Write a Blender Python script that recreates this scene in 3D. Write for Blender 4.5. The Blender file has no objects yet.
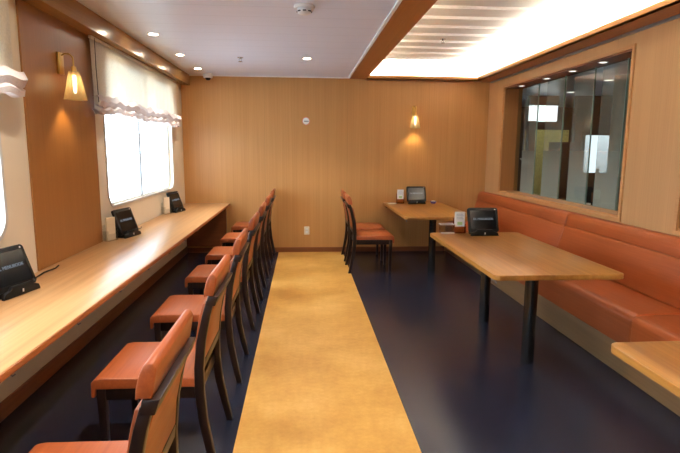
import bpy, bmesh, math, random
from mathutils import Vector, Matrix
random.seed(7)
C = bpy.context.scene.collection
SC = bpy.context.scene
PI = math.pi
D = 7.6866          # back wall
LW, RW = -1.73, 2.80
NEAR = -5.4
CZ = 2.59           # ceiling height
TZ = 0.76           # table height
KZ = 0.751          # counter height

# ------------------------------------------------------------------ helpers
def lin(v):
    v /= 255.0
    return v / 12.92 if v <= 0.04045 else ((v + 0.055) / 1.055) ** 2.4
def col(r, g, b, a=1.0): return (lin(r), lin(g), lin(b), a)

class MB:
    def __init__(s): s.bm = bmesh.new()
    def box(s, x0, x1, y0, y1, z0, z1, bev=0.0, seg=2):
        t = bmesh.new()
        bmesh.ops.create_cube(t, size=1.0)
        for v in t.verts:
            v.co = Vector(((x0+x1)/2 + v.co.x*(x1-x0), (y0+y1)/2 + v.co.y*(y1-y0), (z0+z1)/2 + v.co.z*(z1-z0)))
        if bev > 0:
            bmesh.ops.bevel(t, geom=list(t.edges), offset=bev, segments=seg, profile=0.5, affect='EDGES')
        return s.add(t)
    def add(s, t, mat=None):
        if mat is not None: bmesh.ops.transform(t, matrix=mat, verts=list(t.verts))
        me = bpy.data.meshes.new('tmp'); t.to_mesh(me); t.free()
        s.bm.from_mesh(me); bpy.data.meshes.remove(me); return s
    def prism(s, pts, lo, hi, axis='y', bev=0.0, seg=2, mat=None):
        # pts: 2D outline; axis y -> (x,z), x -> (y,z), z -> (x,y)
        t = bmesh.new()
        def P(a, b, c):
            return {'y': (a, c, b), 'x': (c, a, b), 'z': (a, b, c)}[axis]
        v0 = [t.verts.new(P(a, b, lo)) for a, b in pts]; v1 = [t.verts.new(P(a, b, hi)) for a, b in pts]
        n = len(pts)
        t.faces.new(v0); t.faces.new(v1[::-1])
        for i in range(n): t.faces.new((v0[i], v1[i], v1[(i+1) % n], v0[(i+1) % n]))
        bmesh.ops.recalc_face_normals(t, faces=list(t.faces))
        if bev > 0:
            bmesh.ops.bevel(t, geom=list(t.edges), offset=bev, segments=seg, profile=0.5, affect='EDGES', clamp_overlap=True)
        return s.add(t, mat)
    def lathe(s, prof, n=24, mat=None):
        t = bmesh.new(); rings = []
        for r, z in prof:
            if r < 1e-6: rings.append([t.verts.new((0, 0, z))])
            else: rings.append([t.verts.new((r*math.cos(2*PI*k/n), r*math.sin(2*PI*k/n), z)) for k in range(n)])
        for a, b in zip(rings, rings[1:]):
            for k in range(n):
                p = [a[k % len(a)], a[(k+1) % len(a)], b[(k+1) % len(b)], b[k % len(b)]]
                q = []
                for v in p:
                    if v not in q: q.append(v)
                if len(q) > 2:
                    try: t.faces.new(q)
                    except ValueError: pass
        bmesh.ops.recalc_face_normals(t, faces=list(t.faces))
        return s.add(t, mat)
    def tube(s, pts, r, n=10, rr=None):
        t = bmesh.new(); pts = [Vector(p) for p in pts]; rings = []
        for i, p in enumerate(pts):
            d = (pts[min(i+1, len(pts)-1)] - pts[max(i-1, 0)]).normalized()
            u = d.orthogonal().normalized() if i == 0 else (u - d*u.dot(d)).normalized()
            w = d.cross(u); R = rr[i] if rr else r
            rings.append([t.verts.new(p + R*(u*math.cos(2*PI*k/n) + w*math.sin(2*PI*k/n))) for k in range(n)])
        for a, b in zip(rings, rings[1:]):
            for k in range(n): t.faces.new((a[k], a[(k+1) % n], b[(k+1) % n], b[k]))
        t.faces.new(rings[0][::-1]); t.faces.new(rings[-1])
        bmesh.ops.recalc_face_normals(t, faces=list(t.faces))
        return s.add(t)
    def bar(s, sections, bev=0.004):
        # sections: list of 4-point rings
        t = bmesh.new()
        rings = [[t.verts.new(p) for p in q] for q in sections]
        for a, b in zip(rings, rings[1:]):
            for k in range(4): t.faces.new((a[k], a[(k+1) % 4], b[(k+1) % 4], b[k]))
        t.faces.new(rings[0][::-1]); t.faces.new(rings[-1])
        bmesh.ops.recalc_face_normals(t, faces=list(t.faces))
        if bev:
            e = [e for e in t.edges if len(e.link_faces) == 2 and e.calc_face_angle(0) > 0.6]
            bmesh.ops.bevel(t, geom=e, offset=bev, segments=2, profile=0.5, affect='EDGES')
        return s.add(t)
    def sheet(s, fn, nu, nv, thick=0.0):
        t = bmesh.new()
        g = [[t.verts.new(fn(i/nu, j/nv)) for j in range(nv+1)] for i in range(nu+1)]
        for i in range(nu):
            for j in range(nv): t.faces.new((g[i][j], g[i+1][j], g[i+1][j+1], g[i][j+1]))
        bmesh.ops.recalc_face_normals(t, faces=list(t.faces))
        if thick: bmesh.ops.solidify(t, geom=list(t.faces), thickness=thick)
        return s.add(t)
    def build(s, name, mat, parent=None, smooth=True, mx=None):
        if mx is not None: bmesh.ops.transform(s.bm, matrix=mx, verts=list(s.bm.verts))
        me = bpy.data.meshes.new(name); s.bm.to_mesh(me); s.bm.free()
        if smooth:
            for p in me.polygons: p.use_smooth = True
            try: me.set_sharp_from_angle(angle=math.radians(38))
            except Exception: pass
        me.materials.append(mat)
        o = bpy.data.objects.new(name, me); C.objects.link(o)
        if parent: o.parent = parent
        return o

def tag(o, label, cat, group=None, kind=None):
    o['label'] = label; o['category'] = cat
    if group: o['group'] = group
    if kind: o['kind'] = kind
    return o
def empty(name, loc, rz=0.0):
    o = bpy.data.objects.new(name, None); C.objects.link(o)
    o.empty_display_size = 0.1; o.location = loc; o.rotation_euler = (0, 0, rz); return o
def thing(name, loc, label, cat, group=None, rz=0.0):
    return tag(empty(name, loc, rz), label, cat, group)
def struct(o, label=None, cat=None):
    o['kind'] = 'structure'
    if label: o['label'] = label; o['category'] = cat
    return o
def copy_tree(o, parent=None):
    c = o.copy(); C.objects.link(c)
    if parent: c.parent = parent
    for ch in [k for k in SC.objects if k.parent == o]: copy_tree(ch, c)
    return c
def rrect(x0, x1, y0, y1, r, n=8):
    p = []
    for cx, cy, a0 in ((x1-r, y1-r, 0), (x0+r, y1-r, 90), (x0+r, y0+r, 180), (x1-r, y0+r, 270)):
        for k in range(n+1):
            a = math.radians(a0 + 90*k/n); p.append((cx + r*math.cos(a), cy + r*math.sin(a)))
    return p
def plate_with_holes(outer, holes, lo, hi, axis='x'):
    """flat plate in the (y,z) plane pierced by holes, extruded along x"""
    t = bmesh.new()
    def P(a, b, c): return {'x': (c, a, b), 'y': (a, c, b), 'z': (a, b, c)}[axis]
    es = []
    for loop in [outer] + holes:
        vs = [t.verts.new(P(a, b, lo)) for a, b in loop]
        for i in range(len(vs)): es.append(t.edges.new((vs[i], vs[(i+1) % len(vs)])))
    bmesh.ops.triangle_fill(t, use_beauty=True, use_dissolve=False, edges=es)
    r = bmesh.ops.extrude_face_region(t, geom=list(t.faces))
    d = Vector(P(0, 0, hi-lo))
    bmesh.ops.translate(t, verts=[v for v in r['geom'] if isinstance(v, bmesh.types.BMVert)], vec=d)
    bmesh.ops.recalc_face_normals(t, faces=list(t.faces))
    m = MB(); m.add(t); return m

# ------------------------------------------------------------------ materials
def newmat(name):
    m = bpy.data.materials.new(name); m.use_nodes = True
    nt = m.node_tree; nt.nodes.clear()
    out = nt.nodes.new('ShaderNodeOutputMaterial')
    return m, nt, out
def N(nt, t, **kw):
    n = nt.nodes.new(t)
    for k, v in kw.items():
        if k in n.inputs: n.inputs[k].default_value = v
        else: setattr(n, k, v)
    return n
def bsdf(nt, out, rough=.5, metal=0.0, spec=.5, coat=0.0):
    b = nt.nodes.new('ShaderNodeBsdfPrincipled')
    b.inputs['Roughness'].default_value = rough; b.inputs['Metallic'].default_value = metal
    b.inputs['Specular IOR Level'].default_value = spec; b.inputs['Coat Weight'].default_value = coat
    b.inputs['Coat Roughness'].default_value = .12
    nt.links.new(b.outputs[0], out.inputs[0]); return b
def ramp(nt, fac, stops):
    r = nt.nodes.new('ShaderNodeValToRGB'); e = r.color_ramp.elements
    while len(e) < len(stops): e.new(0.5)
    for k, (p, c) in enumerate(stops): e[k].position = p; e[k].color = c
    nt.links.new(fac, r.inputs[0]); return r
def noise(nt, scale, sc=(1, 1, 1), detail=4, rough=.55):
    tc = nt.nodes.new('ShaderNodeTexCoord'); mp = nt.nodes.new('ShaderNodeMapping')
    mp.inputs['Scale'].default_value = sc
    nz = nt.nodes.new('ShaderNodeTexNoise'); nz.inputs['Scale'].default_value = scale
    nz.inputs['Detail'].default_value = detail; nz.inputs['Roughness'].default_value = rough
    nt.links.new(tc.outputs['Object'], mp.inputs[0]); nt.links.new(mp.outputs[0], nz.inputs[0])
    return nz
def plain(name, c, rough=.5, metal=0.0, spec=.5, var=.06, scale=30, coat=0.0):
    m, nt, out = newmat(name); b = bsdf(nt, out, rough, metal, spec, coat)
    nz = noise(nt, scale)
    lo = tuple(v*(1-var) for v in c[:3])+(1,); hi = tuple(min(1, v*(1+var)) for v in c[:3])+(1,)
    r = ramp(nt, nz.outputs[0], [(.3, lo), (.7, hi)]); nt.links.new(r.outputs[0], b.inputs['Base Color'])
    return m
def wood(name, c1, c2, grain, rough=.35, seam=None, coat=0.0, spec=.5, figure=.5):
    """grain: scale vector (high across, low along). seam: (axis index, pitch, offset)"""
    m, nt, out = newmat(name); b = bsdf(nt, out, rough, 0, spec, coat)
    n1 = noise(nt, 1.0, grain, 5, .65)
    n2 = noise(nt, 1.0, tuple(g*.12 for g in grain), 3, .5)
    mx = nt.nodes.new('ShaderNodeMix'); mx.data_type = 'FLOAT'; mx.inputs[0].default_value = figure
    nt.links.new(n1.outputs[0], mx.inputs[2]); nt.links.new(n2.outputs[0], mx.inputs[3])
    r = ramp(nt, mx.outputs[0], [(.36, c1), (.64, c2)])
    last = r.outputs[0]
    if seam:
        ax, pitch, off = seam
        tc = nt.nodes.new('ShaderNodeTexCoord'); sp = nt.nodes.new('ShaderNodeSeparateXYZ')
        nt.links.new(tc.outputs['Object'], sp.inputs[0])
        a = N(nt, 'ShaderNodeMath', operation='ADD'); a.inputs[1].default_value = off + 100*pitch
        nt.links.new(sp.outputs[ax], a.inputs[0])
        mo = N(nt, 'ShaderNodeMath', operation='MODULO'); mo.inputs[1].default_value = pitch
        nt.links.new(a.outputs[0], mo.inputs[0])
        lt = N(nt, 'ShaderNodeMath', operation='LESS_THAN'); lt.inputs[1].default_value = .004
        nt.links.new(mo.outputs[0], lt.inputs[0])
        mc = nt.nodes.new('ShaderNodeMix'); mc.data_type = 'RGBA'
        sc_ = N(nt, 'ShaderNodeMath', operation='MULTIPLY'); sc_.inputs[1].default_value = .35
        nt.links.new(lt.outputs[0], sc_.inputs[0]); nt.links.new(sc_.outputs[0], mc.inputs[0])
        nt.links.new(last, mc.inputs[6]); mc.inputs[7].default_value = tuple(v*.3 for v in c1[:3])+(1,)
        last = mc.outputs[2]
    nt.links.new(last, b.inputs['Base Color'])
    bp = nt.nodes.new('ShaderNodeBump'); bp.inputs['Strength'].default_value = .05; bp.inputs['Distance'].default_value = .002
    nt.links.new(n1.outputs[0], bp.inputs['Height']); nt.links.new(bp.outputs[0], b.inputs['Normal'])
    return m
def emit(name, c, s):
    m, nt, out = newmat(name)
    e = nt.nodes.new('ShaderNodeEmission'); e.inputs[0].default_value = c; e.inputs[1].default_value = s
    nz = noise(nt, 3.0); r = ramp(nt, nz.outputs[0], [(0, tuple(v*.97 for v in c[:3])+(1,)), (1, c)])
    nt.links.new(r.outputs[0], e.inputs[0]); nt.links.new(e.outputs[0], out.inputs[0]); return m
def pane_glass(name, tint=(1, 1, 1, 1), rough=0.0, ior=1.5):
    m, nt, out = newmat(name)
    t = nt.nodes.new('ShaderNodeBsdfTransparent'); t.inputs[0].default_value = tint
    g = nt.nodes.new('ShaderNodeBsdfGlossy'); g.inputs['Roughness'].default_value = rough
    f = nt.nodes.new('ShaderNodeFresnel'); f.inputs[0].default_value = ior
    x = nt.nodes.new('ShaderNodeMixShader')
    # only the face a ray enters by mirrors: a thin pane has no total internal reflection
    gm = nt.nodes.new('ShaderNodeNewGeometry'); s1 = N(nt, 'ShaderNodeMath', operation='SUBTRACT'); s1.inputs[0].default_value = 1
    ml = N(nt, 'ShaderNodeMath', operation='MULTIPLY')
    nt.links.new(gm.outputs['Backfacing'], s1.inputs[1]); nt.links.new(s1.outputs[0], ml.inputs[0]); nt.links.new(f.outputs[0], ml.inputs[1])
    nt.links.new(ml.outputs[0], x.inputs[0]); nt.links.new(t.outputs[0], x.inputs[1]); nt.links.new(g.outputs[0], x.inputs[2])
    nt.links.new(x.outputs[0], out.inputs[0]); return m
def sheer(name, c, transp, transl, scale=(1, 60, 60)):
    m, nt, out = newmat(name)
    d = nt.nodes.new('ShaderNodeBsdfDiffuse'); l = nt.nodes.new('ShaderNodeBsdfTranslucent'); t = nt.nodes.new('ShaderNodeBsdfTransparent')
    nz = noise(nt, 1.0, scale, 3)
    r = ramp(nt, nz.outputs[0], [(.3, tuple(v*.86 for v in c[:3])+(1,)), (.7, c)])
    nt.links.new(r.outputs[0], d.inputs[0]); nt.links.new(r.outputs[0], l.inputs[0])
    a = nt.nodes.new('ShaderNodeMixShader'); a.inputs[0].default_value = transl
    b = nt.nodes.new('ShaderNodeMixShader'); b.inputs[0].default_value = transp
    nt.links.new(d.outputs[0], a.inputs[1]); nt.links.new(l.outputs[0], a.inputs[2])
    nt.links.new(a.outputs[0], b.inputs[1]); nt.links.new(t.outputs[0], b.inputs[2])
    nt.links.new(b.outputs[0], out.inputs[0]); return m

M = {}
M['wall_wood'] = wood('wall_wood', col(184, 132, 74), col(197, 146, 87), (75, 75, .8), .42, seam=(0, 1.22, .55), figure=.35)
M['wall_wood_y'] = wood('wall_wood_y', col(194, 148, 96), col(205, 160, 108), (75, 75, .8), .42, seam=(1, 1.22, .35), figure=.35)
M['panel_wood'] = wood('panel_wood', col(144, 94, 46), col(158, 106, 55), (60, 60, .8), .36, figure=.45)
M['beam_wood'] = wood('beam_wood', col(150, 88, 38), col(172, 106, 50), (40, 1.2, 40), .42)
M['lip_wood'] = wood('lip_wood', col(176, 116, 56), col(198, 136, 70), (1.2, 1.2, 60), .42)
M['cornice_wood'] = wood('cornice_wood', col(150, 110, 64), col(164, 124, 76), (40, 1.0, 40), .21)
M['oak'] = wood('oak', col(136, 82, 30), col(194, 138, 66), (30, .9, 30), .30, figure=.62)
M['oak_counter'] = wood('oak_counter', col(156, 106, 62), col(206, 160, 110), (28, .7, 28), .28, figure=.62)
M['oak_edge'] = wood('oak_edge', col(150, 84, 40), col(176, 106, 54), (1.2, 1.2, 70), .4)
M['plinth_wood'] = wood('plinth_wood', col(130, 100, 68), col(152, 120, 84), (30, 1.0, 30), .45)
M['base_wood'] = wood('base_wood', col(112, 62, 30), col(138, 80, 42), (2, 2, 60), .45)
M['dark_wood'] = wood('dark_wood', col(24, 13, 10), col(40, 22, 16), (50, 50, 2.5), .36, spec=.35)
M['sill_wood'] = wood('sill_wood', col(186, 134, 82), col(210, 160, 106), (40, 1.0, 40), .4)
M['cream'] = plain('cream', col(226, 212, 186), .6, var=.02, scale=4)
M['white_paint'] = plain('white_paint', col(240, 238, 234), .55, var=.02, scale=5)
M['white_plastic'] = plain('white_plastic', col(232, 230, 226), .35, var=.02)
M['offwhite'] = plain('offwhite', col(226, 212, 184), .45, var=.03)
M['black'] = plain('black_plastic', col(11, 11, 12), .45, var=.1, spec=.18)
M['black_leg'] = plain('black_enamel', col(12, 12, 13), .22, var=.1)
M['screen'] = plain('screen_glass', col(13, 13, 16), .14, var=.1, spec=.2)
M['chrome'] = plain('chrome', col(200, 200, 200), .18, 1.0, var=.02)
M['brass'] = plain('brass', col(212, 172, 96), .28, 1.0, var=.03)
M['grey_metal'] = plain('grey_metal', col(150, 148, 146), .4, .6, var=.04)
M['window_rim'] = plain('window_rim', col(206, 202, 196), .4, .0, var=.03)
M['leather_red'] = None
M['paper'] = plain('paper', col(240, 238, 228), .7, var=.02)
M['green_print'] = plain('green_print', col(188, 212, 140), .7)
M['grey_print'] = plain('grey_print', col(176, 178, 176), .7)
M['purple'] = plain('purple', col(84, 60, 130), .4)
M['pink_red'] = plain('pink_red', col(214, 140, 124), .5)
M['dark_print'] = plain('dark_print', col(70, 62, 66), .5)
M['acrylic'] = pane_glass('clear_acrylic', (.93, .93, .92, 1))
M['amber_acrylic'] = pane_glass('amber_acrylic', (.72, .48, .30, 1))
M['glass'] = pane_glass('window_glass', (.97, .985, .99, 1))
M['glass_in'] = pane_glass('partition_glass', (.86, .90, .88, 1), ior=1.6)
M['glass_edge'] = plain('glass_edge', col(150, 176, 164), .2, var=.03)
M['lamp_warm'] = emit('lamp_warm', (1, .86, .62, 1), 140)
M['lamp_white'] = emit('lamp_white', (1, .93, .82, 1), 2.5)
M['bulb'] = emit('bulb', (1, .84, .56, 1), 18)
M['led_low'] = emit('led_strip_low', (1, .92, .70, 1), 150)
M['led'] = emit('led_strip', (1, .93, .76, 1), 280)
M['letters'] = emit('screen_letters', (.75, .85, 1, 1), .35)
M['shade_fabric'] = sheer('sheer_fabric', col(240, 232, 218), .04, .44)
M['shaded_fold_fabric'] = sheer('shaded_fold_fabric', col(226, 212, 206), .01, .16)  # same cloth in a darker, pinker tone: shading of the folds put into colour
M['lantern_glass'] = sheer('lantern_glass', col(232, 206, 150), .45, .5, (120, 120, 50))

def leather(name, c1, c2, ax):
    m, nt, out = newmat(name); b = bsdf(nt, out, .38, 0, .45)
    sc = [70, 70, 70]; sc[ax] = 2.0
    n1 = noise(nt, 1.0, tuple(sc), 4, .6)
    r = ramp(nt, n1.outputs[0], [(.3, c1), (.7, c2)]); nt.links.new(r.outputs[0], b.inputs['Base Color'])
    n2 = noise(nt, 220, (1, 1, 1), 2)
    bp = nt.nodes.new('ShaderNodeBump'); bp.inputs['Strength'].default_value = .12; bp.inputs['Distance'].default_value = .001
    nt.links.new(n2.outputs[0], bp.inputs['Height']); nt.links.new(bp.outputs[0], b.inputs['Normal']); return m
M['seat_leather'] = leather('seat_leather', col(146, 70, 34), col(166, 85, 42), 1)
M['bench_leather'] = leather('bench_leather', col(160, 79, 37), col(173, 88, 43), 1)

# floor: dark navy vinyl with faint mottling
m, nt, out = newmat('navy_vinyl'); b = bsdf(nt, out, .27, 0, .5); M['floor'] = m
nz = noise(nt, 34.0, (1, 1, 1), 3, .6)
r = ramp(nt, nz.outputs[0], [(.30, col(24, 28, 43)), (.55, col(28, 32, 49)), (.75, col(36, 39, 55))])
nt.links.new(r.outputs[0], b.inputs['Base Color'])

# walkway: golden marbled vinyl
m, nt, out = newmat('gold_vinyl'); b = bsdf(nt, out, .42, 0, .4); M['walkway'] = m
n1 = noise(nt, 1.6, (1, 1, 1), 9, .62); n2 = noise(nt, 26, (1, 1, 1), 6, .7)
mx = nt.nodes.new('ShaderNodeMix'); mx.data_type = 'FLOAT'; mx.inputs[0].default_value = .26
nt.links.new(n1.outputs[0], mx.inputs[2]); nt.links.new(n2.outputs[0], mx.inputs[3])
r = ramp(nt, mx.outputs[0], [(.36, col(186, 134, 60)), (.52, col(208, 158, 80)), (.66, col(224, 178, 104))])
nt.links.new(r.outputs[0], b.inputs['Base Color'])
# ceiling: glossy white metal panels with joints across the room
m, nt, out = newmat('ceiling_panels'); b = bsdf(nt, out, .34, 0, .6); M['ceiling'] = m
tc = nt.nodes.new('ShaderNodeTexCoord'); sp = nt.nodes.new('ShaderNodeSeparateXYZ'); nt.links.new(tc.outputs['Object'], sp.inputs[0])
a = N(nt, 'ShaderNodeMath', operation='ADD'); a.inputs[1].default_value = 50; nt.links.new(sp.outputs[1], a.inputs[0])
mo = N(nt, 'ShaderNodeMath', operation='MODULO'); mo.inputs[1].default_value = .30; nt.links.new(a.outputs[0], mo.inputs[0])
lt = N(nt, 'ShaderNodeMath', operation='LESS_THAN'); lt.inputs[1].default_value = .007; nt.links.new(mo.outputs[0], lt.inputs[0])
mc = nt.nodes.new('ShaderNodeMix'); mc.data_type = 'RGBA'; nt.links.new(lt.outputs[0], mc.inputs[0])
mc.inputs[6].default_value = col(228, 232, 246); mc.inputs[7].default_value = col(206, 210, 222)
nz = noise(nt, 2.0, (1, 6, 1), 2); mm = nt.nodes.new('ShaderNodeMix'); mm.data_type = 'RGBA'; mm.blend_type = 'MULTIPLY'; mm.inputs[0].default_value = .06
nt.links.new(mc.outputs[2], mm.inputs[6]); nt.links.new(nz.outputs[0], mm.inputs[7]); nt.links.new(mm.outputs[2], b.inputs['Base Color'])
# etched bands on the partition glass: denser low down
m, nt, out = newmat('etched_glass'); M['etched'] = m
tc = nt.nodes.new('ShaderNodeTexCoord'); sp = nt.nodes.new('ShaderNodeSeparateXYZ'); nt.links.new(tc.outputs['Object'], sp.inputs[0])
mr = nt.nodes.new('ShaderNodeMapRange'); mr.inputs[1].default_value = 1.0; mr.inputs[2].default_value = 1.75
mr.inputs[3].default_value = .74; mr.inputs[4].default_value = .14; nt.links.new(sp.outputs[2], mr.inputs[0])
d = nt.nodes.new('ShaderNodeBsdfDiffuse'); d.inputs[0].default_value = col(232, 234, 228)
l = nt.nodes.new('ShaderNodeBsdfTranslucent'); l.inputs[0].default_value = col(226, 230, 226)
a = nt.nodes.new('ShaderNodeMixShader'); a.inputs[0].default_value = .5
nt.links.new(d.outputs[0], a.inputs[1]); nt.links.new(l.outputs[0], a.inputs[2])
t = nt.nodes.new('ShaderNodeBsdfTransparent'); x = nt.nodes.new('ShaderNodeMixShader')
nt.links.new(mr.outputs[0], x.inputs[0]); nt.links.new(t.outputs[0], x.inputs[1]); nt.links.new(a.outputs[0], x.inputs[2])
nt.links.new(x.outputs[0], out.inputs[0])

# ------------------------------------------------------------------ camera
rows = ((0.9973074701504134, -0.07300853835980518, 0.006896615745955648),
        (-0.004057299379479392, -0.14883355920621807, -0.9888539376347525),
        (0.07322122850599944, 0.9861634372560029, -0.14872903790282905))
cam = bpy.data.cameras.new('camera'); co = bpy.data.objects.new('camera', cam); C.objects.link(co)
cam.sensor_fit = 'HORIZONTAL'; cam.sensor_width = 36; cam.lens = 511.2*36/680; cam.clip_start = .02
mw = Matrix(((rows[0][0], -rows[1][0], -rows[2][0], 0), (rows[0][1], -rows[1][1], -rows[2][1], 0),
             (rows[0][2], -rows[1][2], -rows[2][2], 1.55), (0, 0, 0, 1)))
co.matrix_world = mw; SC.camera = co

# ------------------------------------------------------------------ room shell
fl = struct(MB().box(LW-.1, 8.6, NEAR-.1, 14.1, -.06, 0).build('floor', M['floor'], smooth=False))
MB().box(-.3635, .6099, NEAR, D, -.02, .002).build('walkway', M['walkway'], fl, False)

struct(MB().box(LW-.1, 3.06, D, D+.12, 0, 2.95).build('wall_back', M['wall_wood'], smooth=False))
struct(MB().box(LW-.1, 3.06, NEAR-.12, NEAR, 0, 2.95).build('wall_near', M['cream'], smooth=False))

WINS = [(.66, 3.10), (4.70, 7.05), (-3.16, -.71)]  # last opening is added, unseen behind the camera, for more daylight
WZ0, WZ1, WRAD = 1.02, 2.33, .14
holes = [rrect(a, b_, WZ0, WZ1, WRAD) for a, b_ in WINS]
wl = struct(plate_with_holes([(NEAR, 0), (D, 0), (D, 2.8), (NEAR, 2.8)], holes, LW-.12, LW).build('wall_left', M['cream'], smooth=False))
for a, b_ in ((3.40, 4.48), (-.53, .55)):
    MB().box(LW, LW+.012, a, b_, KZ, 2.50).build('wood_panel', M['panel_wood'], wl, False)

RH = [(4.30, 7.10), (.79, 3.59)]
RZ0, RZ1 = .965, 2.42
wr = struct(plate_with_holes([(NEAR, 0), (D, 0), (D, 2.95), (NEAR, 2.95)],
            [[(a, RZ0), (b_, RZ0), (b_, RZ1), (a, RZ1)] for a, b_ in RH], RW, 3.06).build('wall_right', M['wall_wood_y'], smooth=False))
MB().box(RW-.025, RW-.001, NEAR, D-.1, 2.535, 2.556).build('edge_trim', M['grey_metal'], wr, False)

struct(MB().box(LW+.001, 2.2, D-.012, D-.0005, .001, .075, .002).build('baseboard_back', M['base_wood'], smooth=False))
struct(MB().box(LW+.0005, LW+.014, NEAR, D-.013, .001, .105, .002).build('baseboard_left', M['base_wood'], smooth=False))

# ceiling: flat panelled part, beam, raised cove with stepped slats, ledge with lip
ce = struct(MB().box(LW, .675, NEAR, D-.002, CZ, CZ+.05).build('ceiling', M['ceiling'], smooth=False))
MB().box(.672, .70, NEAR, D-.002, CZ-.014, CZ+.05, .004).build('edge_trim', M['white_paint'], ce, False)
MB().box(LW, .675, D-.03, D-.002, CZ-.012, CZ+.01, .004).build('edge_trim', M['white_paint'], ce, False)
MB().box(.70, .937, NEAR, D-.002, 2.575, 2.68).build('beam', M['beam_wood'], ce, False)
t = MB()
pitch = .36; y = NEAR; pr = []
while y < D-.02:
    y1 = min(y+pitch, D-.01)
    pr += [(y, 2.792), (y1-.012, 2.816)]
    y += pitch
pr += [(D-.01, 2.90), (NEAR, 2.90)]
t.prism(pr, .60, RW, axis='x'); t.build('cove_ceiling', M['white_paint'], ce, False)
MB().box(.60, .70, NEAR, D-.002, 2.66, 2.80).build('cove_side', M['white_paint'], ce, False)
MB().box(RW-.02, RW-.001, NEAR, D-.002, 2.60, 2.82).build('cove_side', M['white_paint'], ce, False)
MB().box(.70, RW-.02, D-.02, D-.002, 2.60, 2.82).build('cove_side', M['white_paint'], ce, False)
MB().box(2.578, RW-.001, NEAR, D-.002, 2.557, 2.580).box(.937, 2.578, D-.10, D-.002, 2.557, 2.580).build('ledge', M['beam_wood'], ce, False)
MB().box(2.578, 2.594, NEAR, D-.10, 2.557, 2.623, .002).box(.937, 2.594, D-.10, D-.086, 2.557, 2.623, .002).build('ledge_lip', M['lip_wood'], ce, False)
MB().box(LW, 3.06, NEAR, D+.1, 2.92, 2.98).build('roof_slab', M['cream'], ce, False)

struct(MB().box(LW+.0005, -1.60, NEAR, D-.001, 2.445, CZ-.001, .003).build('trim_1', M['cornice_wood'], smooth=False))

# ship windows in the left wall
for k, (a, b_) in enumerate(WINS[:2]):
    w = struct(empty('window_%d' % (k+1), (LW, (a+b_)/2, (WZ0+WZ1)/2)))
    off = Matrix.Translation(-Vector(w.location))
    ring = plate_with_holes(rrect(a-.012, b_+.012, WZ0-.012, WZ1+.012, WRAD+.012), [rrect(a+.012, b_-.012, WZ0+.012, WZ1-.012, WRAD-.012)], LW-.004, LW+.006)
    ring.build('window_frame', M['window_rim'], w, True, off)
    ring = plate_with_holes(rrect(a-.004, b_+.004, WZ0-.004, WZ1+.004, WRAD), [rrect(a+.02, b_-.02, WZ0+.02, WZ1-.02, WRAD-.02)], LW-.085, LW-.05)
    ring.build('inner_frame', M['window_rim'], w, True, off)
    MB().prism(rrect(a+.01, b_-.01, WZ0+.01, WZ1-.01, WRAD-.01), LW-.072, LW-.066, 'x').build('window_pane', M['glass'], w, False, off)
    mc_ = (a+b_)/2 - .06
    MB().box(LW-.062, LW-.04, mc_-.02, mc_+.02, WZ0, WZ1).build('mullion', M['grey_metal'], w, False, off)
# sea outside, its colour whitened to throw daylight up onto the ceiling
m, nt, out = newmat('sea_water'); b = bsdf(nt, out, .35); M['sea'] = m
nz = noise(nt, .3, (1, 1, 1), 4); r = ramp(nt, nz.outputs[0], [(.3, col(214, 226, 232)), (.7, col(238, 244, 246))]); nt.links.new(r.outputs[0], b.inputs['Base Color'])
struct(MB().box(-900, -6, -700, 900, -7.2, -7.0).build('sea', M['sea'], smooth=False))

# added unseen slab over the windows, keeps high sky light off the counter
struct(MB().box(-4.6, LW-.13, NEAR, D+3, 2.55, 2.75).build('added_sky_blocker', M['white_paint'], smooth=False))
# interior windows in the right wall
def inner_window(k, a, b_, bands):
    w = struct(empty('window_%d' % k, (3.0, (a+b_)/2, RZ0))); off = Matrix.Translation(-Vector(w.location))
    fr = [[(a, RZ0), (b_, RZ0), (b_, RZ1), (a, RZ1)]]
    plate_with_holes([(a-.028, RZ0-.028), (b_+.028, RZ0-.028), (b_+.028, RZ1+.028), (a-.028, RZ1+.028)],
                     [[(a+.004, RZ0+.004), (b_-.004, RZ0+.004), (b_-.004, RZ1-.004), (a+.004, RZ1-.004)]], RW-.014, RW+.004).build('window_frame', M['sill_wood'], w, False, off)
    MB().box(RW+.004, 3.05, a+.001, b_-.001, RZ0+.0005, RZ0+.022, .002).build('window_sill', M['sill_wood'], w, False, off)
    MB().box(RW+.004, 3.05, b_-.02, b_-.001, RZ0+.022, RZ1-.001).box(RW+.004, 3.05, a+.001, a+.02, RZ0+.022, RZ1-.001).build('window_reveal', M['panel_wood'], w, False, off)
    MB().box(RW+.004, 3.05, a+.02, b_-.02, RZ1-.02, RZ1-.001).build('window_head', M['base_wood'], w, False, off)
    ys = [a+.02] + [q[0]-.03 for q in bands[1:]] + [b_-.02]
    for i in range(len(bands)):
        MB().box(2.997, 3.005, ys[i]+.002, ys[i+1]-.002, RZ0+.0225, RZ1-.021).build('window_pane', M['glass_in'], w, False, off)
    for q0, q1 in bands:
        e = MB().box(3.0065, 3.0095, q0, q1, RZ0+.023, RZ1-.022).build('etched_band', M['etched'], w, False)
        e.matrix_parent_inverse = off
    for i in range(1, len(bands)):
        MB().box(2.995, 3.0115, ys[i]-.0018, ys[i]+.0018, RZ0+.0226, RZ1-.0212).build('glass_edge', M['glass_edge'], w, False, off)
inner_window(3, *RH[0], [(4.34, 4.56), (4.70, 5.08), (5.24, 5.62), (5.84, 6.26), (6.50, 6.88)])
inner_window(4, *RH[1], [(.9, 1.3), (1.5, 2.0), (2.2, 2.7), (2.9, 3.3)])

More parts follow.
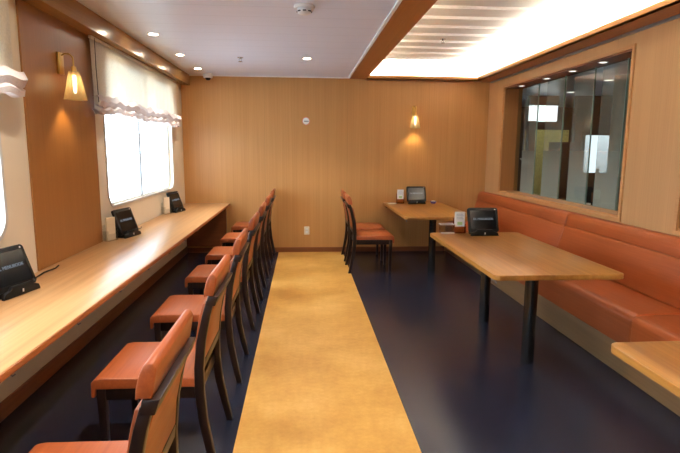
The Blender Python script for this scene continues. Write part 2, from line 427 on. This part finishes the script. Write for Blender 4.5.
# ------------------------------------------------------------------ the room beyond the partition
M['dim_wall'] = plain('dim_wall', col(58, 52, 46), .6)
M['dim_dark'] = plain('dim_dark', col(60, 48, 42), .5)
M['mosaic'] = plain('mosaic', col(206, 196, 120), .5, var=.35, scale=34)
M['day_white'] = emit('lit_window', (.80, .90, 1, 1), 1.5)
M['lightbox'] = emit('light_box', (.92, .96, 1, 1), 2.4)
M['tower'] = plain('pale_column', col(214, 204, 186), .5)
M['grey_fabric'] = plain('grey_fabric', col(128, 128, 124), .8)
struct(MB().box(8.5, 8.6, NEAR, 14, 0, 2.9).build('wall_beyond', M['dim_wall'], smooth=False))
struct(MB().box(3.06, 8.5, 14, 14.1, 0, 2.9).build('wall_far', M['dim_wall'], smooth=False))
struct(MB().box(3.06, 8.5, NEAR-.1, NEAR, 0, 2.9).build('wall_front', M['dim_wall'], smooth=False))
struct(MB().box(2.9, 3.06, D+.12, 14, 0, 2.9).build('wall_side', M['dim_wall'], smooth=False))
struct(MB().box(3.06, 8.6, NEAR-.1, 14.1, 2.75, 2.9).build('ceiling_beyond', M['ceiling'], smooth=False))
tag(MB().box(5.0, 6.0, 11.3, 11.36, .0, 2.02).build('mosaic_panel', M['mosaic'], smooth=False), 'yellow speckled wall screen seen through the partition glass', 'screen')
lb = thing('light_box', (5.35, 11.2, 2.2), 'bright white box light hung high behind the partition glass', 'light')
MB().box(-.34, .28, -.04, .04, .0, .34, .004).build('lit_panel', M['lightbox'], lb, False)
MB().box(-.36, .30, -.05, .05, .35, .55).build('housing', M['dim_dark'], lb, False)
post = thing('partition_post', (5.02, 11.1, 0), 'dark post standing beside the yellow speckled screen', 'post')
MB().box(-.07, .07, -.07, .07, 0, 2.2).build('shaft', M['dim_dark'], post, False)
MB().box(-.10, .10, -.10, .10, 0, .12, .01).build('foot', M['black'], post, False)
pillar = tag(MB().lathe([(0, 0), (.16, 0), (.16, .12), (.115, .14), (.115, 2.745), (0, 2.745)]).build('round_column', M['tower']), 'pale round column beyond the near end of the partition', 'column')
pillar.location = (5.09, 8.05, 0)
w5 = struct(empty('window_5', (6.55, 11.0, 1.5)))
MB().box(-.34, .36, .0, .02, -.42, .40).build('window_pane', M['day_white'], w5, False)
MB().box(-.40, -.34, -.03, .04, -.48, .46).box(.36, .42, -.03, .04, -.48, .46).box(-.40, .42, -.03, .04, .40, .46).box(-.40, .42, -.03, .04, -.48, -.42).build('window_frame', M['dim_dark'], w5, False)
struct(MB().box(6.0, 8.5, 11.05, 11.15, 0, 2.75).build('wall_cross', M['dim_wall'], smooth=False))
# round table with cloth, bottle, covered chair beyond
tb = thing('round_table', (4.22, 7.5, 0), 'round table hidden under a draped white cloth beyond the glass', 'table')
MB().lathe([(0, .70), (.40, .70), (.40, .73), (0, .73)], 28).build('tabletop', M['dim_dark'], tb)
MB().lathe([(0, 0), (.22, 0), (.22, .03), (.04, .05), (.04, .70), (0, .70)], 16).build('pedestal', M['black'], tb)
def cloth(u, v):
    a_ = 2*PI*u
    if v < .5: r_ = .42*v*2; z_ = .737
    else:
        k = (v-.5)*2; r_ = .42 + .05*k + .02*k*math.sin(9*a_); z_ = .737 - .38*k
    return (r_*math.cos(a_), r_*math.sin(a_), z_)
cl = MB().sheet(cloth, 72, 14).build('tablecloth', M['paper']); cl.location = (4.22, 7.5, 0)
tag(cl, 'white cloth draped over the round table beyond the glass', 'tablecloth')
bt = thing('bottle', (4.40, 7.38, .738), 'tall dark bottle standing on the white cloth beyond the glass', 'bottle')
MB().lathe([(0, 0), (.05, 0), (.055, .02), (.055, .28), (.03, .38), (.022, .42), (.022, .56), (0, .56)], 16).build('body', M['black'], bt)
MB().lathe([(.0565, .06), (.0565, .20)], 16).build('paper_band', M['base_wood'], bt)
ch = thing('covered_chair', (4.50, 6.55, 0), 'grey covered chair beside the round table beyond the glass', 'chair', rz=.3)
MB().box(-.24, .24, -.24, .24, .42, .48, .02).build('seat', M['grey_fabric'], ch)
MB().box(-.24, .24, .19, .25, .45, 1.20, .025).build('backrest', M['grey_fabric'], ch)
for sx in (-1, 1):
    for sy in (-1, 1): MB().box(sx*.21-.02, sx*.21+.02, sy*.21-.02, sy*.21+.02, 0, .42).build('leg', M['dark_wood'], ch, False)
cb_ = thing('tall_cabinet', (4.95, 9.55, 0), 'tall dark cabinet beyond the glass between two etched bands', 'cabinet', rz=.3)
MB().box(-.17, .17, -.16, .16, .06, 1.72, .006).build('body', M['dark_wood'], cb_, False)
MB().box(-.155, -.004, -.178, -.1605, .09, 1.69, .004).build('door', M['dark_wood'], cb_, False)
d2 = MB().box(.004, .155, -.178, -.1605, .09, 1.69, .004).build('door', M['dark_wood'], cb_, False)
MB().box(.018, .028, -.192, -.1785, .85, 1.05, .002).build('handle', M['chrome'], d2, False)
MB().box(-.16, .16, -.15, .15, 0, .06).build('plinth', M['black'], cb_, False)
cd = thing('card_sign', (4.0, 8.98, 0), 'white slanted card on a slim stand behind the first etched band', 'sign', rz=.6)
MB().tube([(0, 0, .02), (0, 0, 1.32)], .012, 8).build('pole', M['black'], cd)
MB().lathe([(0, 0), (.13, 0), (.13, .02), (0, .02)], 20).build('base', M['black'], cd)
MB().box(-.11, .11, -.004, .004, -.07, .07).build('card', M['paper'], cd, False, Matrix.Translation((0, 0, 1.37)) @ Matrix.Rotation(-.8, 4, 'X'))

# ------------------------------------------------------------------ lights of the place
def spot(name, loc, power, c=(1, .94, .84), size=150, blend=.9, r=.04, parent=None):
    l = bpy.data.lights.new(name, 'SPOT'); l.energy = power; l.color = c; l.spot_size = math.radians(size); l.spot_blend = blend; l.shadow_soft_size = r
    o = bpy.data.objects.new(name, l); C.objects.link(o); o.location = loc
    if parent: o.parent = parent
    return o
def downlight(loc, label, power, group, rad=.052, c=(1, .94, .84), em='lamp_warm', size=120):
    t = thing('downlight', loc, label, 'downlight', group)
    MB().lathe([(rad*.78, .004), (rad*.80, -.006), (rad, -.006), (rad*1.04, -.001), (rad*1.04, .0)], 28).build('trim_ring', M['white_plastic'], t)
    MB().lathe([(0, -.0025), (rad*.78, -.0025)], 28).build('lamp_face', M[em], t)
    spot('downlight_beam', (0, 0, -.02), power, c, size, parent=t)
    return t
WD = (1, .94, .84)
LP = 80
for y, lab in ((7.05, 'small round ceiling downlight beside the dome camera'), (6.06, 'round ceiling downlight second from the back in the window row'),
               (5.02, 'round ceiling downlight third from the back in the window row'), (2.96, 'fifth ceiling downlight of the window row'), (1.93, 'sixth ceiling downlight of the window row'),
               (.90, 'seventh ceiling downlight of the window row')):
    downlight((-1.36, y, CZ), lab, LP*.6, 'ceiling downlights', c=WD, size=84)
for y, lab in ((6.14, 'round ceiling downlight above the golden walkway near the back wall'), (2.9, 'round ceiling downlight above the middle of the golden walkway'),
               (.9, 'round ceiling downlight above the near golden walkway')):
    downlight((.06, y, CZ), lab, LP*1.7, 'ceiling downlights', c=WD)
for k, (y, lab) in enumerate(((4.90, 'tiny recessed lamp in the window head, nearest the plain wall panel'), (5.46, 'tiny recessed lamp in the window head, second from the near end'),
               (6.05, 'tiny recessed lamp in the window head, second from the far end'), (6.75, 'tiny recessed lamp in the window head at its far end'))):
    downlight((2.89, y, RZ1-.02), lab, 3, 'lamps in the window head', rad=.045, em='lamp_white', size=120)

# cove strips (hidden behind the lip)
for nm, bx in (('long', (2.68, 2.71, NEAR+.1, D-.15, 2.582, 2.60)), ('short', (.98, 2.60, D-.06, D-.035, 2.582, 2.60)), ('beam', (.72, .732, NEAR+.1, D-.15, 2.682, 2.694))):
    o = MB().box(*bx).build('strip_light', M['led_low' if nm == 'beam' else 'led'], smooth=False)
    tag(o, 'warm strip light behind the lip of the ceiling cove, %s' % {'long': 'along the bench wall', 'short': 'along the back wall', 'beam': 'on top of the dividing beam'}[nm], 'strip light')

# added ceiling lamps, none known there, to light the things beyond the glass
for x, y in ((4.2, 5.5), (5.2, 8.6), (6.6, 6.5), (5.5, 10.4)):
    downlight((x, y, 2.75), 'added round ceiling lamp lighting the dim room beyond the partition', 40, 'added lamps of the room beyond', rad=.10, em='lamp_white', size=160)

# daylight: bright overcast sky through the ship windows
w = bpy.data.worlds.new('sky'); SC.world = w; w.use_nodes = True
bg = w.node_tree.nodes['Background']; bg.inputs[0].default_value = (.72, .86, 1, 1); bg.inputs[1].default_value = 10.0
for a, b_ in WINS:
    l = bpy.data.lights.new('daylight_portal', 'AREA'); l.shape = 'RECTANGLE'; l.size = WZ1-WZ0; l.size_y = b_-a
    l.cycles.is_portal = True
    o = bpy.data.objects.new('daylight_portal', l); C.objects.link(o); o.location = (LW-.13, (a+b_)/2, (WZ0+WZ1)/2); o.rotation_euler = (0, -PI/2, 0)

# ------------------------------------------------------------------ wall sconces
def sconce(loc, rz, label, power):
    """local: wall plane x=0, sticks out along +x"""
    s = thing('wall_sconce', loc, label, 'wall lamp', 'brass wall sconces', rz)
    MB().box(.0, .022, -.035, .035, -.075, .075, .005).build('wall_plate', M['brass'], s)
    pts = [(.02, 0, .055), (.045, 0, .068), (.075, 0, .066), (.097, 0, .045), (.10, 0, .01), (.10, 0, -.03)]
    MB().tube(pts, .006, 10).build('arm', M['brass'], s)
    MB().lathe([(0, .0), (.016, .0), (.02, -.03), (.024, -.06), (.0, -.06)], 20, Matrix.Translation((.10, 0, -.02))).build('socket', M['brass'], s)
    sh = MB().lathe([(.034, -.055), (.036, -.055), (.052, -.13), (.078, -.25), (.076, -.25), (.05, -.13), (.034, -.055)], 32, Matrix.Translation((.10, 0, 0)))
    sh.build('lamp_shade', M['lantern_glass'], s)
    MB().lathe([(0, -.07), (.010, -.075), (.012, -.10), (.012, -.17), (.008, -.20), (0, -.205)], 16, Matrix.Translation((.10, 0, 0))).build('bulb', M['bulb'], s)
    spot('sconce_beam', (.10, 0, -.225), power, (1, .74, .34), 95, .6, .02, s)
    return s
sconce((LW+.0125, 3.89, 2.14), 0, 'brass wall sconce on the wood panel between the windows', 9)
sconce((1.665, D-.0005, 2.12), -PI/2, 'brass wall sconce lit above the back table', 9)

# ------------------------------------------------------------------ roman shades
def roman(y0, y1, label, seed):
    """sheer panel gathered in folds at its foot"""
    rnd = random.Random(seed); ph = [rnd.uniform(0, 6.28) for _ in range(8)]
    t = thing('roman_shade', (-1.69, (y0+y1)/2, 2.44), label, 'roman shade', 'sheer roman shades'); h = (y1-y0)/2
    def wav(y, k): return math.sin(5.1*y+ph[k]) * .5 + math.sin(11.3*y+ph[k+1]) * .3 + math.sin(19*y+ph[k+2]) * .2
    def body(u, v):
        y = -h + 2*h*u
        return (.012*wav(y, 0)*v + .004*math.sin(40*y)*v, y, .0 - .49*v - .02*v*wav(y, 3))
    MB().sheet(body, 120, 24, .002).build('fabric_panel', M['shade_fabric'], t)
    fp = [(0, -.47), (.045, -.452), (.068, -.50), (.045, -.545), (.012, -.53), (.03, -.535), (.058, -.56), (.05, -.595), (.012, -.60), (-.006, -.565)]
    def folds(u, v):
        y = (-h + 2*h*u)*1.012
        k = v*(len(fp)-1); i = min(int(k), len(fp)-2); f = k-i; f = f*f*(3-2*f)
        x = fp[i][0]*(1-f)+fp[i+1][0]*f; z = fp[i][1]*(1-f)+fp[i+1][1]*f
        g = 1 + .30*wav(y, 4)
        return (x*g + .006*math.sin(23*y+5*v), y, z - .018*wav(y, 2) + .008*math.sin(31*y+ph[6]))
    MB().sheet(folds, 140, 36).build('gathered_folds', M['shaded_fold_fabric'], t)
    MB().box(-.012, .012, -h, h, -.02, .0).build('head_rail', M['white_plastic'], t, False)
    MB().tube([(.03, -h+.015, -.02), (.03, -h+.012, -.25), (.035, -h+.015, -.52)], .003, 6).build('pull_cord', M['dark_print'], t)
    return t
roman(4.40, 7.22, 'sheer roman shade over the far ship window', 3)
roman(.42, 3.24, 'sheer roman shade over the near ship window', 5)

# ------------------------------------------------------------------ window counter
ct = thing('counter', (-1.40, 3.5, 0), 'long oak window counter running along the cream wall', 'counter')
off = Matrix.Translation((1.40, -3.5, 0))
MB().box(LW+.013, -1.078, -1.5, D-.003, KZ-.03, KZ, .004).build('countertop', M['oak_counter'], ct, True, off)
MB().box(-1.0785, -1.072, -1.5, D-.003, KZ-.031, KZ-.003, .002).build('edge_band', M['oak_edge'], ct, True, off)
for k in range(8):
    y = 1.34 + .58*k
    MB().box(-1.12, -1.098, y-.011, y+.011, KZ-.034, KZ-.0302).tube([(-1.109, y, KZ-.032), (-1.109, y, KZ-.052), (-1.100, y, KZ-.060), (-1.090, y, KZ-.053)], .0035, 8).build('bag_hook', M['grey_metal'], ct, True, off)
for y in (-1.2, .9, 3.0, 5.1, 7.2):
    MB().prism([(LW+.016, KZ-.0305), (-1.25, KZ-.0305), (-1.25, KZ-.06), (LW+.05, .42), (LW+.016, .42)], y-.015, y+.015, 'y').build('bracket', M['cream'], ct, False, off)
MB().box(LW+.015, -1.13, D-.06, D-.013, .11, KZ-.032).build('end_panel', M['base_wood'], ct, False, off)

# ------------------------------------------------------------------ chairs (local: faces +x)
def make_chair():
    t = empty('dining_chair', (0, 0, 0))
    # seat with waterfall front
    MB().prism([(-.205, .428), (-.205, .470), (-.19, .477), (.235, .480), (.268, .474), (.283, .458), (.285, .385), (.268, .383), (.262, .425)], -.235, .235, 'y', .007, 3).build('seat', M['seat_leather'], t)
    MB().box(-.20, .255, -.222, -.200, .365, .427, .003).box(-.20, .255, .200, .222, .365, .427, .003).box(.238, .260, -.21, .21, .365, .424, .003).box(-.215, -.19, -.20, .20, .365, .427, .003).build('seat_frame', M['dark_wood'], t)
    for s in (-1, 1):
        def ring(x, z, w): return [(x-w, s*.213-w, z), (x+w, s*.213-w, z), (x+w, s*.213+w, z), (x-w, s*.213+w, z)]
        MB().bar([ring(.237, 0, .014), ring(.239, .37, .020), ring(.239, .426, .020)]).build('leg', M['dark_wood'], t)
    path = [(-.285, 0, .017), (-.258, .12, .019), (-.232, .26, .021), (-.219, .40, .022), (-.220, .52, .022), (-.235, .66, .021), (-.262, .78, .019), (-.283, .852, .018)]
    for s in (-1, 1):
        y0 = s*.222
        def q(x, z, w):
            k = max(0, (.4-z))/.4*.016*s
            return [(x-w, y0+k-.0165, z), (x+w, y0+k-.0165, z), (x+w, y0+k+.0165, z), (x-w, y0+k+.0165, z)]
        MB().bar([q(*p) for p in path]).build('back_leg', M['dark_wood'], t)
    # crest rail, lower rail
    MB().prism([(-.306, .826), (-.262, .826), (-.272, .872), (-.322, .872)], -.240, .240, 'y', .004).build('crest_rail', M['dark_wood'], t)
    MB().prism([(-.238, .500), (-.206, .500), (-.212, .552), (-.244, .552)], -.205, .205, 'y', .003).build('lower_rail', M['dark_wood'], t)
    # upholstered back between the posts and the thick roll above the rail
    MB().prism([(-.243, .553), (-.196, .553), (-.200, .64), (-.222, .76), (-.240, .828), (-.298, .826), (-.270, .74), (-.252, .65)], -.203, .203, 'y', .006).build('back_panel', M['seat_leather'], t)
    MB().prism([(-.300, .8735), (-.264, .8735), (-.254, .868), (-.256, .90), (-.268, .945), (-.280, .970), (-.292, .979), (-.306, .976), (-.315, .960), (-.309, .92)], -.238, .238, 'y', .010, 3).build('back_cushion', M['seat_leather'], t)
    return t
ch0 = make_chair()
seats = [(1.58, 'first counter chair from the near end'), (2.57, 'second counter chair from the near end'), (3.51, 'third counter chair from the near end'),
         (4.52, 'middle one of the seven counter chairs'), (5.43, 'third counter chair from the back wall'), (6.40, 'second counter chair from the back wall'), (7.395, 'last counter chair, against the back wall')]
first = True
for (y, lab) in seats:
    o = ch0 if first else copy_tree(ch0); first = False
    o.location = (-.71, y, 0); o.rotation_euler = (0, 0, PI + random.uniform(-.012, .012))
    tag(o, 'orange leather dark wood chair, ' + lab, 'chair', 'chairs along the window counter')
for y, lab in ((6.53, 'orange leather dark wood chair at the back table, the one farther from the back wall'), (7.23, 'orange leather dark wood chair at the back table, against the back wall')):
    o = copy_tree(ch0); o.location = (.875, y, 0); o.rotation_euler = (0, 0, 0)
    tag(o, lab, 'chair', 'chairs at the back table')

# ------------------------------------------------------------------ tables
def make_table():
    t = empty('dining_table', (0, 0, 0))
    MB().prism(rrect(-.44, .44, -.86, .86, .045), TZ-.035, TZ, 'z', .004).build('tabletop', M['oak'], t)
    for s in (-1, 1):
        g = MB().lathe([(0, 0.0), (.046, 0.0), (.046, TZ-.045), (.0, TZ-.045)], 28, Matrix.Translation((-.005, s*.46, 0))).build('leg', M['black_leg'], t)
        MB().lathe([(0, TZ-.045), (.10, TZ-.045), (.10, TZ-.0355), (0, TZ-.0355)], 28, Matrix.Translation((-.005, s*.46, 0))).build('mount_plate', M['black'], g)
    MB().box(-.44, -.40, -.83, -.79, TZ-.039, TZ-.0355).tube([(-.42, -.81, TZ-.037), (-.42, -.815, TZ-.052), (-.42, -.83, TZ-.058), (-.42, -.838, TZ-.050)], .004, 8).build('bag_hook', M['grey_metal'], t)
    return t
tb0 = make_table()
TX = 1.666
for k, (y, lab) in enumerate(((3.96, 'oak table on two black column legs in front of the bench seam'), (6.822, 'oak table at the back wall with two chairs'), (1.10, 'oak table cut off by the near edge of the view'))):
    o = tb0 if k == 0 else copy_tree(tb0)
    o.location = (TX + (.045 if k == 2 else 0), y, 0); tag(o, lab, 'table', 'oak tables along the bench')
    if k == 1:      # its far end is fixed to the wall: one column only
        for c in [c for c in SC.objects if c.parent == o and c.name.startswith('leg')]:
            if c.data.vertices[0].co.y > 0:
                for g in [g for g in SC.objects if g.parent == c]: bpy.data.objects.remove(g)
                bpy.data.objects.remove(c)
        MB().box(-.40, .40, .80, .863, TZ-.075, TZ-.0355, .003).build('wall_bracket', M['black'], o)

# ------------------------------------------------------------------ bench
bn = thing('banquette_bench', (2.5, 3.5, 0), 'long orange leather banquette bench along the partition wall', 'bench')
off = Matrix.Translation((-2.5, -3.5, 0))
Y0 = -1.8
MB().box(2.22, RW-.003, Y0, D-.016, .001, .217, .003).build('plinth', M['plinth_wood'], bn, True, off)
for a, b_ in ((Y0, 1.28), (1.284, 3.148), (3.152, 5.0), (5.004, D-.016)):
    MB().prism([(2.20, .220), (2.77, .220), (2.77, .468), (2.40, .470), (2.26, .464), (2.215, .452), (2.198, .425)], a, b_, 'y', .012, 3).build('seat_cushion', M['bench_leather'], bn, True, off)
for a, b_ in ((Y0, 1.28), (1.284, 3.148), (3.152, 5.0), (5.004, D-.016)):
    if a == 1.284: b_ = 5.0
    if a == 3.152: continue
    bk = MB().prism([(2.60, .472), (2.795, .472), (2.795, .800), (2.684, .800), (2.672, .78), (2.625, .60)], a, b_, 'y', .008, 3).build('backrest', M['bench_leather'], bn, True, off)
    MB().prism([(2.680, .7995), (2.795, .7995), (2.795, .928), (2.74, .930), (2.712, .918), (2.692, .88)], a, b_, 'y', .008, 3).build('head_roll', M['bench_leather'], bk, True, off)

# ------------------------------------------------------------------ tablets
def text_mesh(s, size, depth=.0006):
    cu = bpy.data.curves.new('lettering', 'FONT'); cu.body = s; cu.size = size; cu.align_x = 'CENTER'; cu.align_y = 'CENTER'; cu.extrude = depth
    o = bpy.data.objects.new('tmp_text', cu); C.objects.link(o)
    bpy.context.view_layer.update()
    me = bpy.data.meshes.new_from_object(o.evaluated_get(bpy.context.evaluated_depsgraph_get()))
    bpy.data.objects.remove(o); bpy.data.curves.remove(cu); return me
def make_tablet():
    """local: screen faces -y, base on z=0"""
    t = empty('menu_tablet', (0, 0, 0))
    tilt = Matrix.Translation((0, -.045, .03)) @ Matrix.Rotation(math.radians(-20), 4, 'X')
    MB().prism(rrect(-.145, .145, 0, .235, .022), -.011, .011, 'y', .005, 3).build('case', M['black'], t, True, tilt)
    sc = MB().prism(rrect(-.122, .122, .03, .208, .006), -.0135, -.0112, 'y').build('screen', M['screen'], t, False, tilt)
    me = text_mesh('DL MENUBOOK', .027); me.materials.clear(); me.materials.append(M['letters'])
    me.transform(tilt @ Matrix.Translation((0, -.0142, .125)) @ Matrix.Rotation(PI/2, 4, 'X'))
    lt_ = bpy.data.objects.new('lettering', me); C.objects.link(lt_); lt_.parent = sc
    MB().lathe([(0, 0), (.005, 0), (.005, .002), (0, .002)], 14, Matrix.Translation((.118, -.0112, .218)) @ Matrix.Rotation(PI/2, 4, 'X')).build('camera_dot', M['white_plastic'], t, True, tilt)
    MB().prism([(-.135, 0), (.135, 0), (.125, .03), (.085, .042), (.075, .060), (-.075, .060), (-.085, .042), (-.125, .03)], -.082, -.060, 'y', .005).build('cradle', M['black'], t)
    MB().prism([(-.062, 0), (.07, 0), (.07, .012), (.048, .17), (.03, .17), (-.01, .045), (-.062, .035)], -.11, .11, 'x', .004).build('stand', M['black'], t)
    MB().box(-.005, .005, -.0842, -.0815, .016, .034, .001).build('status_light', M['white_plastic'], t)
    return t
tab = make_tablet(); first = True
for (x, y, z, rz, lab) in ((1.70, 4.68, TZ, .0, 'black menu tablet on the middle oak table'), (1.695, 7.52, TZ, .0, 'black menu tablet on the back table by the wall'),
                           (-1.61, 2.86, KZ, 1.36, 'black menu tablet on the counter left of the wood panel'), (-1.62, 4.76, KZ, 1.36, 'black menu tablet on the counter beside the wood panel under the far window'),
                           (-1.62, 6.62, KZ, 1.36, 'black menu tablet at the far end of the counter')):
    o = tab if first else copy_tree(tab); first = False
    o.location = (x, y, z+.0005); o.rotation_euler = (0, 0, rz); tag(o, lab, 'tablet', 'menu tablets')
cb = MB().tube([(-1.60, 3.10, KZ+.006), (-1.64, 3.20, KZ+.006), (-1.655, 3.33, KZ+.007), (-1.64, 3.45, KZ+.006), (-1.66, 3.54, KZ+.005)], .005, 8).build('charging_cable', M['black'])
tag(cb, 'short black cable trailing from the nearest counter tablet', 'cable')
cb = MB().tube([(-1.60, 5.02, KZ+.005), (-1.63, 5.10, KZ+.005), (-1.62, 5.22, KZ+.005), (-1.65, 5.32, KZ+.005)], .004, 8).build('charging_cable', M['black'])
tag(cb, 'thin black cable trailing from the counter tablet under the far window', 'cable')

# ------------------------------------------------------------------ card holders and small items
def card_holder(loc, rz, label, amber, card_mat):
    t = thing('card_holder', loc, label, 'card holder', None, rz)
    hm = M['amber_acrylic'] if amber else M['acrylic']
    g = MB().box(-.055, .055, -.035, .035, 0, .006, .001).box(-.055, .055, -.034, -.031, .006, .065, .0008).box(-.055, .055, .031, .034, .006, .14, .0008).box(-.055, -.052, -.031, .031, .006, .09).box(.052, .055, -.031, .031, .006, .09)
    g.build('holder', hm, t, False)
    c = MB().box(-.048, .048, -.012, .004, .0065, .205, .001).build('menu_card', card_mat, t, False)
    if amber:
        MB().box(-.024, .024, -.0136, -.0122, .078, .108).build('green_print', M['green_print'], c, False)
        for k in range(4): MB().box(-.034, .034-.008*(k % 2), -.0134, -.0122, .135+.015*k, .140+.015*k).build('print_line', M['grey_print'], c, False)
    return t
card_holder((1.515, 4.80, TZ+.0005), 0, 'white card in amber acrylic holder beside the middle table tablet', True, M['paper'])
card_holder((1.465, 7.56, TZ+.0005), 0, 'white card in amber acrylic holder beside the back table tablet', True, M['paper'])
card_holder((-1.665, 4.52, KZ+.0005), 1.15, 'cream card in clear holder on the counter beside the wood panel', False, M['offwhite'])
card_holder((-1.665, 6.38, KZ+.0005), 1.15, 'cream card in clear holder on the counter under the far window', False, M['offwhite'])
tr = thing('acrylic_tray', (1.39, 4.80, TZ+.0005), 'low clear acrylic box at the edge of the middle table', 'box')
MB().box(-.065, .065, -.04, .04, 0, .004).box(-.065, .065, -.04, -.037, .004, .085).box(-.065, .065, .037, .04, .004, .085).box(-.065, -.062, -.037, .037, .004, .085).box(.062, .065, -.037, .037, .004, .085).build('tray', M['acrylic'], tr, False)
MB().box(-.067, .067, -.042, -.036, .081, .088, .001).box(-.067, .067, .036, .042, .081, .088, .001).box(-.067, -.061, -.036, .036, .081, .088, .001).box(.061, .067, -.036, .036, .081, .088, .001).box(-.067, .067, -.0425, -.0405, 0, .012).build('rim', M['window_rim'], tr, False)
pp = MB().box(-.06, .06, -.045, .045, 0, .006, .001).build('paper_slip', M['paper'], smooth=False); pp.location = (1.33, 7.5, TZ+.0005)
tag(pp, 'small white paper slip flat on the back table corner', 'paper')
pc = thing('candy_dish', (1.96, 7.52, TZ+.0005), 'small purple dish right of the back table tablet', 'dish')
MB().lathe([(0, 0), (.03, 0), (.045, .02), (.05, .035), (.047, .035), (.04, .02), (0, .008)], 24).build('bowl', M['purple'], pc)
MB().lathe([(0, .012), (.038, .022), (.03, .04), (0, .046)], 18).build('contents', M['white_plastic'], pc)

# ------------------------------------------------------------------ ceiling and wall fittings
sd = thing('smoke_detector', (.02, 3.95, CZ), 'white round smoke detector on the flat ceiling', 'smoke detector')
MB().lathe([(.075, 0), (.078, -.012), (.072, -.022), (0, -.022)], 32).build('base', M['white_plastic'], sd)
MB().lathe([(.052, -.0225), (.056, -.032), (.05, -.052), (.036, -.060), (0, -.062)], 32).build('sensor_head', M['white_plastic'], sd)
for k in range(8):
    a_ = 2*PI*k/8
    MB().box(.046, .0565, -.012, .012, -.048, -.040).build('vent_slot', M['dark_print'], sd, False, Matrix.Rotation(a_, 4, 'Z'))
def sprinkler(loc, label):
    s = thing('ceiling_sprinkler', loc, label, 'sprinkler')
    MB().lathe([(0, 0), (.034, 0), (.034, -.004), (.012, -.008), (.010, -.02), (0, -.02)], 20).build('escutcheon', M['chrome'], s)
    MB().tube([(-.012, 0, -.012), (-.016, 0, -.03), (0, 0, -.045)], .0025, 6).tube([(.012, 0, -.012), (.016, 0, -.03), (0, 0, -.045)], .0025, 6).build('yoke', M['chrome'], s)
    g = MB().lathe([(0, -.0455), (.012, -.0455), (.012, -.048), (0, -.048)], 16)
    for k in range(8): g.add(bmesh_box(.012, .026, -.004, .004, -.048, -.046), Matrix.Rotation(2*PI*k/8, 4, 'Z'))
    g.build('deflector', M['chrome'], s)
def bmesh_box(x0, x1, y0, y1, z0, z1):
    t = bmesh.new(); bmesh.ops.create_cube(t, size=1.0)
    for v in t.verts: v.co = Vector(((x0+x1)/2+v.co.x*(x1-x0), (y0+y1)/2+v.co.y*(y1-y0), (z0+z1)/2+v.co.z*(z1-z0)))
    return t
sprinkler((-.705, 6.165, CZ), 'small chrome sprinkler on the flat ceiling')
sprinkler((1.61, 6.0, 2.811), 'small chrome sprinkler on the raised cove ceiling')
cm = thing('ceiling_camera', (-1.31, 7.50, CZ+.001), 'small white security camera with dark lens where ceiling meets back wall', 'camera')
MB().lathe([(0, 0), (.062, 0), (.064, -.01), (.064, -.055), (.056, -.062), (0, -.062)], 28).build('housing', M['white_plastic'], cm)
MB().lathe([(.038, -.0625), (.036, -.075), (.024, -.09), (0, -.095)], 24).build('lens_dome', M['black'], cm)
sg = thing('wall_sign', (.058, D-.0005, 1.962), 'round white sign with a dark bar on the back wall', 'sign')
RX = Matrix.Rotation(PI/2, 4, 'X')
MB().lathe([(0, 0), (.060, 0), (.060, .003), (0, .003)], 32, RX).build('disc', M['white_plastic'], sg)
MB().lathe([(.048, .0032), (.060, .0032), (.060, .0042), (.048, .0042), (.048, .0032)], 32, RX).build('rim_print', M['pink_red'], sg)
MB().box(-.028, .038, -.0042, -.0032, -.008, .003).build('bar_print', M['dark_print'], sg, False)
ol = thing('wall_outlet', (.065, D-.0005, .332), 'cream wall outlet plate low on the back wall', 'outlet')
MB().box(-.04, .04, -.008, 0, -.062, .062, .003).build('plate', M['offwhite'], ol)
for z in (-.022, .022):
    MB().box(-.017, .017, -.0105, -.0082, z-.015, z+.015, .001).build('socket', M['white_plastic'], ol)

# ------------------------------------------------------------------ colour management
SC.view_settings.view_transform = 'Standard'; SC.view_settings.look = 'None'
SC.view_settings.gamma = 1; SC.view_settings.use_curve_mapping = False
SC.view_settings.exposure = 0.12
SC.cycles.max_bounces = 10; SC.cycles.transparent_max_bounces = 16; SC.cycles.sample_clamp_indirect = 6
